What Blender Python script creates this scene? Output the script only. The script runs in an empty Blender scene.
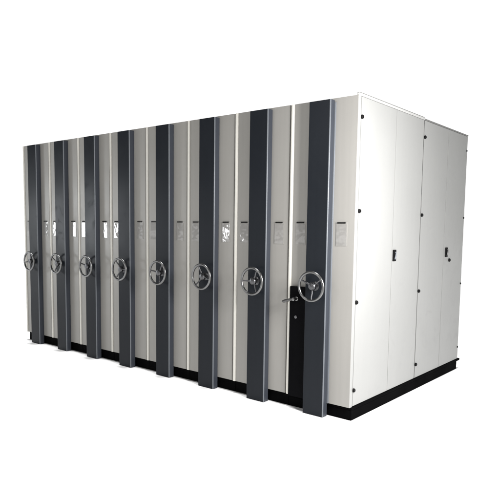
import bpy, bmesh, math, random
from mathutils import Vector, Matrix
R = math.radians
random.seed(7)
sc = bpy.context.scene
col = sc.collection

# ------------------------------------------------------------------ sizes (metres)
W = 0.5585           # width of one unit
N = 8
D = 2.17             # depth of the row
H = 2.30
FLOOR = -0.018
PB = 0.083           # bottom edge of the painted panels

# ------------------------------------------------------------------ materials
def nodes(name):
    m = bpy.data.materials.new(name); m.use_nodes = True
    nt = m.node_tree
    return m, nt, nt.nodes['Principled BSDF']

def paint(name, colr, rough=0.35, peel=0.02, wave=0.05, spec=0.5, mottle=0.04, dirt=0.0, coat=0.0, wave_scale=1.3):
    m, nt, b = nodes(name)
    L = nt.links.new
    tc = nt.nodes.new('ShaderNodeTexCoord')
    oi = nt.nodes.new('ShaderNodeObjectInfo')
    add = nt.nodes.new('ShaderNodeVectorMath'); add.operation = 'MULTIPLY_ADD'
    L(oi.outputs['Location'], add.inputs[0]); add.inputs[1].default_value = (1.7, 1.7, 1.7); L(tc.outputs['Object'], add.inputs[2])
    # colour: slight mottling, faint vertical streaks
    n1 = nt.nodes.new('ShaderNodeTexNoise'); n1.inputs['Scale'].default_value = 1.6; n1.inputs['Detail'].default_value = 2
    L(add.outputs[0], n1.inputs['Vector'])
    mp = nt.nodes.new('ShaderNodeMapping'); mp.inputs['Scale'].default_value = (38, 38, 1.1)
    L(add.outputs[0], mp.inputs['Vector'])
    n2 = nt.nodes.new('ShaderNodeTexNoise'); n2.inputs['Scale'].default_value = 1.0; n2.inputs['Detail'].default_value = 2
    L(mp.outputs[0], n2.inputs['Vector'])
    s = nt.nodes.new('ShaderNodeMath'); s.operation = 'ADD'
    L(n1.outputs['Fac'], s.inputs[0]); L(n2.outputs['Fac'], s.inputs[1])
    mr = nt.nodes.new('ShaderNodeMapRange')
    mr.inputs['From Min'].default_value = 0.6; mr.inputs['From Max'].default_value = 1.4
    mr.inputs['To Min'].default_value = 1 - mottle; mr.inputs['To Max'].default_value = 1 + mottle
    L(s.outputs[0], mr.inputs['Value'])
    mul = nt.nodes.new('ShaderNodeVectorMath'); mul.operation = 'SCALE'
    mul.inputs[0].default_value = colr; L(mr.outputs[0], mul.inputs['Scale'])
    L(mul.outputs[0], b.inputs['Base Color'])
    # faint handling smudges
    n6 = nt.nodes.new('ShaderNodeTexNoise'); n6.inputs['Scale'].default_value = 5.5; n6.inputs['Detail'].default_value = 3; n6.inputs['Distortion'].default_value = 1.5
    L(add.outputs[0], n6.inputs['Vector'])
    # roughness breakup
    n3 = nt.nodes.new('ShaderNodeTexNoise'); n3.inputs['Scale'].default_value = 3; n3.inputs['Detail'].default_value = 2
    L(add.outputs[0], n3.inputs['Vector'])
    mr3 = nt.nodes.new('ShaderNodeMapRange'); mr3.inputs['To Min'].default_value = rough * 0.92; mr3.inputs['To Max'].default_value = rough * 1.1
    mr3.inputs['From Min'].default_value = 0.3; mr3.inputs['From Max'].default_value = 0.7
    L(n3.outputs['Fac'], mr3.inputs['Value'])
    mr6 = nt.nodes.new('ShaderNodeMapRange'); mr6.inputs['From Min'].default_value = 0.55; mr6.inputs['From Max'].default_value = 0.75
    mr6.inputs['To Min'].default_value = 0.0; mr6.inputs['To Max'].default_value = 0.10
    L(n6.outputs['Fac'], mr6.inputs['Value'])
    ra = nt.nodes.new('ShaderNodeMath'); ra.operation = 'ADD'
    L(mr3.outputs[0], ra.inputs[0]); L(mr6.outputs[0], ra.inputs[1]); L(ra.outputs[0], b.inputs['Roughness'])
    # sheet-metal waviness and powder-coat orange peel
    n4 = nt.nodes.new('ShaderNodeTexNoise'); n4.inputs['Scale'].default_value = wave_scale; n4.inputs['Detail'].default_value = 1
    L(add.outputs[0], n4.inputs['Vector'])
    b1 = nt.nodes.new('ShaderNodeBump'); b1.inputs['Strength'].default_value = 1.0; b1.inputs['Distance'].default_value = wave
    L(n4.outputs['Fac'], b1.inputs['Height'])
    n5 = nt.nodes.new('ShaderNodeTexNoise'); n5.inputs['Scale'].default_value = 420; n5.inputs['Detail'].default_value = 1
    L(add.outputs[0], n5.inputs['Vector'])
    b2 = nt.nodes.new('ShaderNodeBump'); b2.inputs['Strength'].default_value = peel; b2.inputs['Distance'].default_value = 0.0004
    L(n5.outputs['Fac'], b2.inputs['Height']); L(b1.outputs[0], b2.inputs['Normal'])
    L(b2.outputs[0], b.inputs['Normal'])
    b.inputs['Specular IOR Level'].default_value = spec
    b.inputs['Coat Weight'].default_value = coat
    return m

M = {}
M['cream'] = paint('warm_grey_powder_coat', (0.236, 0.229, 0.214), rough=0.38, wave=0.010, mottle=0.04, spec=0.35)
M['white'] = paint('white_powder_coat', (0.262, 0.263, 0.256), rough=0.38, spec=0.3, wave=0.010, mottle=0.015)
M['seal'] = paint('pale_edge_seal', (0.56, 0.545, 0.50), rough=0.35, wave=0.0, peel=0.0, mottle=0.01)
M['navy'] = paint('dark_blue_grey_paint', (0.0110, 0.0128, 0.0160), rough=0.30, wave=0.005, mottle=0.06, spec=0.075)
M['slate'] = paint('slate_blue_paint', (0.034, 0.038, 0.047), rough=0.36, wave=0.004, mottle=0.05, spec=0.25)  # lighter copy of the post paint: lit side put into the colour
M['trim'] = paint('silver_blue_trim', (0.095, 0.104, 0.116), rough=0.35, wave=0.0, peel=0.0, mottle=0.03)  # lock lever and edge strip; also the highlight painted on post corners
M['black'] = paint('black_plinth_paint', (0.0018, 0.0018, 0.002), rough=0.8, wave=0.004, mottle=0.2, spec=0.02)
M['boxblack'] = paint('black_box_paint', (0.0015, 0.0015, 0.002), rough=0.6, wave=0.002, mottle=0.2, spec=0.03)
M['rail_w'] = paint('pale_top_rail_paint', (0.38, 0.38, 0.37), rough=0.35, wave=0.0, peel=0.0, mottle=0.02)
M['rail_g'] = paint('grey_top_rail_paint', (0.15, 0.15, 0.145), rough=0.4, wave=0.0, peel=0.0, mottle=0.05)
M['groove'] = paint('shadow_gap_steel', (0.13, 0.115, 0.095), rough=0.5, wave=0.0, peel=0.0, mottle=0.03)  # carcass darker than the panels: shade inside the gaps put into its colour

def simple(name, c, rough, metal=0.0, noise=0.0, nscale=30, spec=0.5):
    m, nt, b = nodes(name)
    b.inputs['Base Color'].default_value = (*c, 1); b.inputs['Metallic'].default_value = metal
    b.inputs['Specular IOR Level'].default_value = spec
    n = nt.nodes.new('ShaderNodeTexNoise'); n.inputs['Scale'].default_value = nscale; n.inputs['Detail'].default_value = 4
    tc = nt.nodes.new('ShaderNodeTexCoord'); nt.links.new(tc.outputs['Object'], n.inputs['Vector'])
    mr = nt.nodes.new('ShaderNodeMapRange'); mr.inputs['To Min'].default_value = rough * 0.7; mr.inputs['To Max'].default_value = rough * 1.3
    nt.links.new(n.outputs['Fac'], mr.inputs['Value']); nt.links.new(mr.outputs[0], b.inputs['Roughness'])
    if noise:
        bp = nt.nodes.new('ShaderNodeBump'); bp.inputs['Distance'].default_value = noise
        nt.links.new(n.outputs['Fac'], bp.inputs['Height']); nt.links.new(bp.outputs[0], b.inputs['Normal'])
    return m
M['chrome'] = simple('polished_steel', (0.15, 0.15, 0.15), 0.32, 1.0)
M['steel'] = simple('satin_steel', (0.10, 0.10, 0.105), 0.35, 1.0)
M['dark_steel'] = simple('dark_steel', (0.10, 0.10, 0.10), 0.4, 1.0)
M['blackplastic'] = simple('black_plastic', (0.004, 0.004, 0.004), 0.5, spec=0.08)
M['slot'] = simple('dark_clip', (0.006, 0.006, 0.006), 0.6, spec=0.1)
M['sleeve'] = simple('glossy_clear_film', (0.42, 0.40, 0.395), 0.05, noise=0.0045, nscale=22, spec=0.9)

def card_mat():
    m, nt, b = nodes('printed_index_card')
    L = nt.links.new
    tc = nt.nodes.new('ShaderNodeTexCoord')
    mp = nt.nodes.new('ShaderNodeMapping'); mp.inputs['Scale'].default_value = (55, 1, 40); L(tc.outputs['Object'], mp.inputs['Vector'])
    n = nt.nodes.new('ShaderNodeTexNoise'); n.inputs['Scale'].default_value = 1; n.inputs['Detail'].default_value = 3; L(mp.outputs[0], n.inputs['Vector'])
    r = nt.nodes.new('ShaderNodeValToRGB')
    r.color_ramp.elements[0].position = 0.35; r.color_ramp.elements[0].color = (0.192, 0.187, 0.178, 1)
    r.color_ramp.elements[1].position = 0.6; r.color_ramp.elements[1].color = (0.210, 0.204, 0.193, 1)
    L(n.outputs['Fac'], r.inputs[0]); L(r.outputs[0], b.inputs['Base Color'])
    b.inputs['Roughness'].default_value = 0.5
    # clear glossy film over the card
    n2 = nt.nodes.new('ShaderNodeTexNoise'); n2.inputs['Scale'].default_value = 18; n2.inputs['Detail'].default_value = 1
    oi = nt.nodes.new('ShaderNodeObjectInfo')
    ad = nt.nodes.new('ShaderNodeVectorMath'); ad.operation = 'MULTIPLY_ADD'
    L(oi.outputs['Location'], ad.inputs[0]); ad.inputs[1].default_value = (3.1, 3.1, 3.1); L(tc.outputs['Object'], ad.inputs[2])
    L(ad.outputs[0], n2.inputs['Vector'])
    bp = nt.nodes.new('ShaderNodeBump'); bp.inputs['Distance'].default_value = 0.0020; L(n2.outputs['Fac'], bp.inputs['Height'])
    b.inputs['Coat Weight'].default_value = 1.0; b.inputs['Coat Roughness'].default_value = 0.05
    b.inputs['Coat IOR'].default_value = 1.6
    L(bp.outputs[0], b.inputs['Coat Normal'])
    return m
M['card'] = card_mat()

def floor_mat():
    m, nt, b = nodes('white_floor')
    b.inputs['Base Color'].default_value = (0.86, 0.86, 0.86, 1); b.inputs['Roughness'].default_value = 0.9
    b.inputs['Specular IOR Level'].default_value = 0.0
    n = nt.nodes.new('ShaderNodeTexNoise'); n.inputs['Scale'].default_value = 3
    mr = nt.nodes.new('ShaderNodeMapRange'); mr.inputs['To Min'].default_value = 0.85; mr.inputs['To Max'].default_value = 0.88
    nt.links.new(n.outputs['Fac'], mr.inputs['Value'])
    cb = nt.nodes.new('ShaderNodeCombineXYZ')
    for i in range(3): nt.links.new(mr.outputs[0], cb.inputs[i])
    nt.links.new(cb.outputs[0], b.inputs['Base Color'])
    return m
M['floor'] = floor_mat()

# ------------------------------------------------------------------ mesh helpers
def box(bm, x0, x1, y0, y1, z0, z1, bev=0.0, seg=2):
    r = bmesh.ops.create_cube(bm, size=1)
    vs = r['verts']
    for v in vs:
        v.co = Vector((x0 + (v.co.x + .5) * (x1 - x0), y0 + (v.co.y + .5) * (y1 - y0), z0 + (v.co.z + .5) * (z1 - z0)))
    if bev > 0:
        es = list({e for v in vs for e in v.link_edges})
        bmesh.ops.bevel(bm, geom=es, offset=bev, segments=seg, profile=0.5, affect='EDGES')

def prism(bm, pts, z0, z1):
    """closed xy outline extruded in z"""
    lo = [bm.verts.new((x, y, z0)) for x, y in pts]; hi = [bm.verts.new((x, y, z1)) for x, y in pts]
    n = len(pts)
    for i in range(n):
        j = (i + 1) % n
        bm.faces.new((lo[i], lo[j], hi[j], hi[i]))
    bm.faces.new(list(reversed(lo))); bm.faces.new(hi)

def tube(bm, p, q, r0, r1=None, n=16, cap=True):
    p = Vector(p); q = Vector(q); r1 = r0 if r1 is None else r1
    d = (q - p).normalized(); a = d.orthogonal().normalized(); b = d.cross(a)
    A = [bm.verts.new(p + (a * math.cos(t) + b * math.sin(t)) * r0) for t in [2 * math.pi * i / n for i in range(n)]]
    B = [bm.verts.new(q + (a * math.cos(t) + b * math.sin(t)) * r1) for t in [2 * math.pi * i / n for i in range(n)]]
    for i in range(n):
        j = (i + 1) % n; bm.faces.new((A[i], A[j], B[j], B[i]))
    if cap: bm.faces.new(list(reversed(A))); bm.faces.new(B)

def lathe_y(bm, prof, n=28, c=(0, 0, 0)):
    """profile of (radius, y) turned round the y axis"""
    rings = []
    for r, y in prof:
        rings.append([bm.verts.new((c[0] + r * math.cos(2 * math.pi * i / n), c[1] + y, c[2] + r * math.sin(2 * math.pi * i / n))) for i in range(n)])
    for a, b in zip(rings, rings[1:]):
        for i in range(n):
            j = (i + 1) % n; bm.faces.new((a[i], a[j], b[j], b[i]))
    bm.faces.new(rings[0]); bm.faces.new(list(reversed(rings[-1])))

def torus_y(bm, Rr, r, y, n=64, m=14):
    rings = []
    for i in range(n):
        t = 2 * math.pi * i / n
        rings.append([bm.verts.new(((Rr + r * math.cos(2 * math.pi * k / m)) * math.cos(t), y + r * math.sin(2 * math.pi * k / m),
                                    (Rr + r * math.cos(2 * math.pi * k / m)) * math.sin(t))) for k in range(m)])
    for i in range(n):
        a, b = rings[i], rings[(i + 1) % n]
        for k in range(m):
            l = (k + 1) % m; bm.faces.new((a[k], a[l], b[l], b[k]))

def path(bm, pts, rads, n=12):
    rings = []
    for i, p in enumerate(pts):
        p = Vector(p); a = Vector(pts[max(i - 1, 0)]); b = Vector(pts[min(i + 1, len(pts) - 1)])
        d = (b - a).normalized(); u = d.cross(Vector((0.3, 0.9, 0.2))).normalized(); w = d.cross(u)
        rings.append([bm.verts.new(p + (u * math.cos(2 * math.pi * k / n) + w * math.sin(2 * math.pi * k / n)) * rads[i]) for k in range(n)])
    for a, b in zip(rings, rings[1:]):
        for k in range(n):
            l = (k + 1) % n; bm.faces.new((a[k], a[l], b[l], b[k]))
    bm.faces.new(list(reversed(rings[0]))); bm.faces.new(rings[-1])

def obj(name, bm, mat, parent=None, smooth=True, loc=(0, 0, 0)):
    bmesh.ops.recalc_face_normals(bm, faces=bm.faces)
    me = bpy.data.meshes.new(name); bm.to_mesh(me); bm.free()
    me.materials.append(mat)
    if smooth:
        for p in me.polygons: p.use_smooth = True
        me.set_sharp_from_angle(angle=R(35))
    o = bpy.data.objects.new(name, me); col.objects.link(o)
    if smooth:
        wn = o.modifiers.new('weighted_normal', 'WEIGHTED_NORMAL'); wn.keep_sharp = True; wn.weight = 100
    o.location = loc
    if parent: o.parent = parent
    return o

def B(): return bmesh.new()

# ------------------------------------------------------------------ one unit (local x = 0 at the middle, joint at +-W/2)
POST = 0.0885        # half width of the post
PD = 0.057           # how far the post stands proud
hw = W / 2

def card_holder(x, parent):
    bm = B(); box(bm, -0.048, 0.048, -0.0018, 0.0, -0.078, 0.094, 0.0005)
    h = obj('card_holder', bm, M['cream'], parent, loc=(x, 0, 1.33))
    bm = B(); box(bm, -0.034, 0.034, -0.0075, -0.0020, 0.085, 0.095, 0.0015)
    obj('clip', bm, M['slot'], h)
    bm = B(); box(bm, -0.043, 0.043, -0.0034, -0.0020, -0.073, 0.078, 0.0004)
    obj('card', bm, M['card'], h)
    return h

def make_handwheel(parent, x, z):
    RR = 0.104; yr = -0.062
    bm = B(); torus_y(bm, RR, 0.0102, yr)
    rim = obj('handwheel', bm, M['chrome'], parent, loc=(x, -PD, z))
    bm = B()
    lathe_y(bm, [(0.034, 0.0), (0.034, -0.008), (0.020, -0.012), (0.015, -0.016), (0.015, -0.026), (0.026, -0.029), (0.030, -0.036), (0.030, -0.052), (0.024, -0.060), (0.010, -0.063), (0.002, -0.064)])
    obj('hub', bm, M['steel'], rim)
    for k in range(3):
        a = R(90 + 120 * k + 0)
        ca, sa = math.cos(a), math.sin(a)
        pts = [(ca * 0.022, -0.044, sa * 0.022), (ca * 0.045, -0.047, sa * 0.045), (ca * 0.075, -0.058, sa * 0.075), (ca * (RR - .002), yr, sa * (RR - .002))]
        bm = B(); path(bm, pts, [0.0080, 0.0070, 0.0060, 0.0055])
        obj('spoke', bm, M['steel'], rim)
    return rim

def make_unit():
    root = bpy.data.objects.new('mobile_shelving_unit', None); col.objects.link(root)
    root.empty_display_size = 0.2
    # carcass behind the end panel
    bm = B(); box(bm, -hw + 0.004, hw - 0.004, 0.036, D, PB + 0.002, H - 0.006, 0.003)
    obj('carcass', bm, M['groove'], root)
    # folded steel end panel: flat face with a gap on the right
    bm = B()
    x0, x1, t = -hw + 0.0204, hw - 0.0225, 0.035
    r = 0.006
    pts = [(x0, t), (x0, 0.0)] + [(x1 - r + r * math.sin(a), r - r * math.cos(a)) for a in [R(15 * i) for i in range(7)]] + [(x1, t)]
    prism(bm, pts, PB, H)
    obj('end_panel', bm, M['cream'], root)
    # half round pale seal down the left edge
    bm = B()
    c = -hw + 0.0050; w = 0.0150
    pts = [(c + w, 0.034), (c - w, 0.034)] + [(c - w * math.cos(a), -0.001 - 0.010 * math.sin(a)) for a in [math.pi * i / 10 for i in range(11)]]
    prism(bm, pts, PB, H - 0.002)
    obj('edge_seal', bm, M['seal'], root)
    # plinth
    bm = B(); box(bm, -hw + 0.001, hw - 0.001, 0.022, D - 0.03, FLOOR + 0.001, PB - 0.001, 0.003)
    obj('plinth', bm, M['black'], root)
    # post
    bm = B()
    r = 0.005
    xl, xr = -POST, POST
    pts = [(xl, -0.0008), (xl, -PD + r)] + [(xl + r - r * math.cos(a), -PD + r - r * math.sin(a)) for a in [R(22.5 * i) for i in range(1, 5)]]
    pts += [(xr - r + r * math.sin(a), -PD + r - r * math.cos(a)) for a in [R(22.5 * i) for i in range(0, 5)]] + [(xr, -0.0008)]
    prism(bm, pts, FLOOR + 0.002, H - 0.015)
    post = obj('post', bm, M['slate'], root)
    bm = B(); box(bm, xl - 0.0006, xr - 0.0055, -PD - 0.0022, -PD + 0.004, FLOOR + 0.0025, H - 0.0145, 0.0012)
    obj('front_cover', bm, M['navy'], post)
    bm = B()   # thin paler bead: highlight on the right front corner put into colour
    pts = [(xr - 0.0045 + 0.0062 * math.sin(a), -PD + 0.0045 - 0.0062 * math.cos(a)) for a in [R(-10 + 11 * i) for i in range(11)]]
    pts += [(xr - 0.004, -PD + 0.006)]
    prism(bm, pts, FLOOR + 0.004, H - 0.0155)
    obj('corner_trim', bm, M['trim'], post)
    make_handwheel(root, 0.0, 0.957)
    card_holder(-0.184, root); card_holder(0.172, root)
    return root

def copy_tree(o, parent=None):
    c = o.copy(); col.objects.link(c); c.parent = parent
    for ch in list(o.children): copy_tree(ch, c)
    return c

def copies():
    proto = make_unit()
    out = [proto] + [None] * (N - 1)
    for i in range(1, N): out[i] = copy_tree(proto)
    return out
units = copies()
labels = [
 'leftmost grey shelving unit, its steel handwheel jutting past the left end of the row',
 'second grey shelving unit from the left end, dark post and steel handwheel on its front',
 'third shelving unit from the left, both its card holders flashing bright white glare',
 'fourth shelving unit from the left, glare on its left card only, right card plain',
 'fifth shelving unit from the left, both of its cards plain grey without glare',
 'sixth shelving unit from the left, with a patch of glare on its right card',
 'seventh shelving unit from the left, directly left of the black lever box',
 'rightmost shelving unit with white side doors, black locks and a black lever box']
for k, o in enumerate(units):
    o.location = (-W * (N - 1 - k) - hw, 0, 0)
    o['label'] = labels[k]; o['category'] = 'shelving unit'; o['group'] = 'shelving units standing in one row'
# every wheel stopped at its own angle (two sit with a spoke straight down, as in the photo)
ang = [20, 75, 48, 88, 41, 100, 30, 57]
for k, o in enumerate(units):
    for ch in o.children:
        if ch.name.startswith('handwheel'):
            ch.rotation_euler = (0, R(ang[k]), 0)
        if ch.name.startswith('card_holder'):
            ch.rotation_euler = (0, R(random.uniform(-.5, .5)), 0)

# ------------------------------------------------------------------ the right-hand unit: doors, lever box, rails
u8 = units[-1]
for ch in u8.children:
    if ch.name.startswith('carcass'):
        bm = B(); box(bm, -hw + 0.004, hw - 0.030, 0.036, D, PB + 0.002, H - 0.006, 0.003)
        me = bpy.data.meshes.new('carcass'); bm.to_mesh(me); bm.free(); me.materials.append(M['groove']); ch.data = me
    if ch.name.startswith('end_panel'):
        bm = B()
        x0, x1, t, r = -hw + 0.0204, hw, 0.036, 0.004
        pts = [(x0, t), (x0, 0.0)] + [(x1 - r + r * math.sin(a), r - r * math.cos(a)) for a in [R(15 * i) for i in range(7)]] + [(x1, t)]
        prism(bm, pts, PB, H)
        bmesh.ops.recalc_face_normals(bm, faces=bm.faces)
        me = bpy.data.meshes.new('end_panel'); bm.to_mesh(me); bm.free(); me.materials.append(M['cream'])
        me.materials.append(M['white'])
        for p in me.polygons:
            p.use_smooth = True
            if p.normal.x > 0.6: p.material_index = 1  # right edge in the paler door paint: side light put into the colour
        me.set_sharp_from_angle(angle=R(35))
        ch.data = me
    if ch.name.startswith('plinth'):
        bm = B(); box(bm, -hw + 0.001, hw + 0.004, 0.022, D - 0.03, FLOOR + 0.001, PB - 0.024, 0.003)
        me = bpy.data.meshes.new('plinth'); bm.to_mesh(me); bm.free(); me.materials.append(M['black']); ch.data = me

bm = B(); box(bm, -hw + 0.001, hw + 0.007, 0.019, D + 0.045, PB - 0.0235, PB - 0.001, 0.004)
obj('plinth_ledge', bm, M['black'], u8)
bm = B()
prism(bm, [(POST + 0.0004, -0.0006), (POST + 0.0004, -0.010), (POST + 0.010, -0.010), (POST + 0.013, -0.0006)], PB, H - 0.03)
obj('post_flange', bm, M['trim'], u8)  # narrow pale strip where the post meets the panel

ys = [0.0395, 0.598, 1.119, 1.672, D]
def knob_x(bm, y, z, r, x0, x1):
    tube(bm, (x0, y, z), (x0 + (x1 - x0) * .6, y, z), r, r, 20)
    tube(bm, (x0 + (x1 - x0) * .6, y, z), (x1, y, z), r, r * .7, 20)
for i in range(4):
    g = 0.0012 if i in (0, 2) else 0.0022
    bm = B(); box(bm, hw - 0.021, hw - 0.0005, ys[i] + (0.004, 0.0022, 0.0055, 0.0028)[i], ys[i + 1] - (0.0022, 0.0055, 0.0028, 0.002)[i], PB + 0.003, H - 0.004, 0.0012)
    d = obj('door', bm, M['white'], u8)
    hy = {0: 0.050, 1: None, 2: 1.134, 3: D - 0.018}[i]
    if i == 1: hy = None
    if hy is not None:
        for z in (0.205, 0.852, 1.505, 2.158):
            bm = B()
            if i == 3: knob_x(bm, hy, z, 0.010, hw - 0.0008, hw + 0.006)
            else: knob_x(bm, hy, z, 0.0148, hw - 0.0008, hw + 0.013)
            obj('hinge', bm, M['blackplastic'], d)
    if i in (1, 3):
        ly = 0.632 if i == 1 else 1.730
        bm = B(); box(bm, hw - 0.0007, hw + 0.010, ly - 0.025, ly + 0.025, 1.174 - 0.045, 1.174 + 0.045, 0.004)
        lk = obj('lock', bm, M['blackplastic'], d)
        bm = B()
        path(bm, [(hw + 0.0125, ly - 0.004, 1.174 - 0.030), (hw + 0.016, ly + 0.001, 1.174 - 0.005), (hw + 0.016, ly + 0.005, 1.174 + 0.016), (hw + 0.012, ly + 0.004, 1.174 + 0.028)], [0.006, 0.0055, 0.0045, 0.007])
        obj('lock_lever', bm, M['trim'] if i == 1 else M['dark_steel'], lk)
    if i == 3:
        bm = B(); knob_x(bm, 1.812, 1.098, 0.016, hw - 0.0008, hw + 0.014)
        kl = obj('key_lock', bm, M['blackplastic'], d)
# dark strips between the doors: shade of the gaps put into colour
M['rubber'] = simple('dark_rubber', (0.035, 0.035, 0.033), 0.7, spec=0.1)
M['rubber_grey'] = simple('grey_rubber', (0.11, 0.11, 0.105), 0.7, spec=0.1)
for yy, h, mm in ((ys[0] + 0.0008, 0.0027, 'rubber_grey'), (ys[1], 0.0018, 'rubber_grey'), (ys[2], 0.0051, 'rubber'), (ys[3], 0.0024, 'rubber_grey')):
    bm = B(); box(bm, hw - 0.026, hw - 0.0018, yy - h if yy > 0.1 else 0.0365, yy + h, PB + 0.004, H - 0.006)
    obj('door_seal', bm, M[mm], u8)
# top rails over the doors
bm = B(); box(bm, hw - 0.020, hw + 0.003, 0.004, ys[2], H - 0.0015, H + 0.016, 0.003)
rl = obj('top_rail', bm, M['rail_w'], u8)
bm = B(); box(bm, hw - 0.024, hw - 0.001, 0.02, ys[2], H + 0.0162, H + 0.0225, 0.0015)
obj('rail_cap', bm, M['rail_g'], rl)
bm = B(); box(bm, hw - 0.020, hw + 0.003, ys[2] + 0.002, D + 0.004, H - 0.0015, H + 0.011, 0.003)
obj('top_rail', bm, M['rail_g'], u8)['label'] = 'thin darker grey rail over the far pair of doors'

# black lever box left of the right-hand post
bm = B(); box(bm, -hw + 0.028, -POST - 0.002, -0.030, -0.0005, PB - 0.002, 0.936, 0.003)
lb = obj('lever_box', bm, M['boxblack'], u8)
lb['label'] = 'tall black box with a steel lever beside the post'
bx = -hw + 0.028
bm = B()
lathe_y(bm, [(0.017, 0.0), (0.017, -0.006), (0.011, -0.009), (0.011, -0.034), (0.014, -0.037), (0.014, -0.050), (0.009, -0.054), (0.001, -0.055)], 20, (bx + 0.066, -0.0305, 0.845))
obj('lever_boss', bm, M['chrome'], lb)
bm = B()
path(bm, [(bx + 0.066, -0.075, 0.845), (bx + 0.035, -0.078, 0.838), (bx + 0.005, -0.082, 0.829), (bx - 0.008, -0.085, 0.825), (bx - 0.022, -0.088, 0.821), (bx - 0.027, -0.089, 0.820)],
     [0.009, 0.011, 0.0115, 0.012, 0.010, 0.004])
obj('lever', bm, M['dark_steel'], lb)
bm = B()
lathe_y(bm, [(0.013, 0), (0.013, -0.006), (0.008, -0.009), (0.001, -0.010)], 18, (bx + 0.062, -0.0305, 0.705))
obj('key_lock', bm, M['steel'], lb)

# ------------------------------------------------------------------ floor
bm = B()
s = 80
bm.faces.new([bm.verts.new(p) for p in ((-s, -s, FLOOR), (s, -s, FLOOR), (s, s, FLOOR), (-s, s, FLOOR))])
fl = obj('floor', bm, M['floor'], smooth=False); fl['kind'] = 'structure'

# ------------------------------------------------------------------ light
w = bpy.data.worlds.new('World'); sc.world = w; w.use_nodes = True
nt = w.node_tree; bg = nt.nodes['Background']
tc = nt.nodes.new('ShaderNodeTexCoord')
dt = nt.nodes.new('ShaderNodeVectorMath'); dt.operation = 'DOT_PRODUCT'
nt.links.new(tc.outputs['Generated'], dt.inputs[0]); dt.inputs[1].default_value = (-0.634, 0.773, 0)
cr = nt.nodes.new('ShaderNodeMapRange'); cr.interpolation_type = 'SMOOTHSTEP'
cr.inputs['From Min'].default_value = 0.50; cr.inputs['From Max'].default_value = 0.78
cr.inputs['To Min'].default_value = 0.10; cr.inputs['To Max'].default_value = 1.15
nt.links.new(dt.outputs['Value'], cr.inputs['Value'])
bg.inputs['Color'].default_value = (1, 1, 1, 1)
nt.links.new(cr.outputs[0], bg.inputs['Strength'])

def area(name, loc, target, sx, sy, radiance, colr=(1, 1, 1)):
    l = bpy.data.lights.new(name, 'AREA'); l.shape = 'RECTANGLE'; l.size = sx; l.size_y = sy
    l.energy = radiance * math.pi * sx * sy; l.color = colr
    o = bpy.data.objects.new(name, l); col.objects.link(o)
    o.location = loc
    d = Vector(target) - Vector(loc); o.rotation_euler = d.to_track_quat('-Z', 'Y').to_euler()
    return o
sun = bpy.data.lights.new('overhead_lamp', 'SUN'); sun.energy = 3.75; sun.angle = R(6)  # added light shining straight down to whiten the floor
so = bpy.data.objects.new('overhead_lamp', sun); col.objects.link(so); so.location = (0, -1, 8)
area('side_lamp', (1.55, -0.68, 1.80), (0, 0.1, 1.15), 0.7, 0.7, 96.0, (1.0, 0.99, 0.985))
area('window_light', (-10.65, -5.0, 1.50), (-10.65, 0, 1.50), 2.8, 1.3, 20.0, (0.93, 0.97, 1.0))
area('small_window_light', (-5.80, -5.0, 1.27), (-5.80, 0, 1.27), 0.30, 0.34, 16.0, (0.97, 0.98, 1.0))  # added unseen light, placed only to put glare on one card
area('ceiling_lamp', (-1.6, -5.2, 3.1), (-1.6, 0, 1.3), 2.4, 0.7, 15.0, (1.0, 0.985, 0.955))  # added fill light to brighten the front panels

# ------------------------------------------------------------------ camera
cam = bpy.data.cameras.new('camera'); co = bpy.data.objects.new('camera', cam); col.objects.link(co)
cam.sensor_width = 36; cam.lens = 570.73 / 500 * 36
cam.shift_x = (250 - 254.34) / 500; cam.shift_y = (282.75 - 250) / 500
cam.clip_end = 300; cam.clip_start = 0.05
yaw, pit, rol = R(-39.345), R(-5.446), R(0.8103)
f = Vector((math.sin(yaw) * math.cos(pit), math.cos(yaw) * math.cos(pit), math.sin(pit)))
r = Vector((math.cos(yaw), -math.sin(yaw), 0)); u = r.cross(f)
c_, s_ = math.cos(rol), math.sin(rol)
r, u = c_ * r + s_ * u, -s_ * r + c_ * u
m = Matrix((r, u, -f)).transposed().to_4x4(); m.translation = Vector((2.0167, -3.5679, 1.3724))
co.matrix_world = m
sc.camera = co

sc.render.engine = 'CYCLES'
sc.view_settings.view_transform = 'Standard'; sc.view_settings.look = 'None'
sc.view_settings.exposure = 0; sc.view_settings.gamma = 1
sc.render.resolution_x = 1024; sc.render.resolution_y = 1024
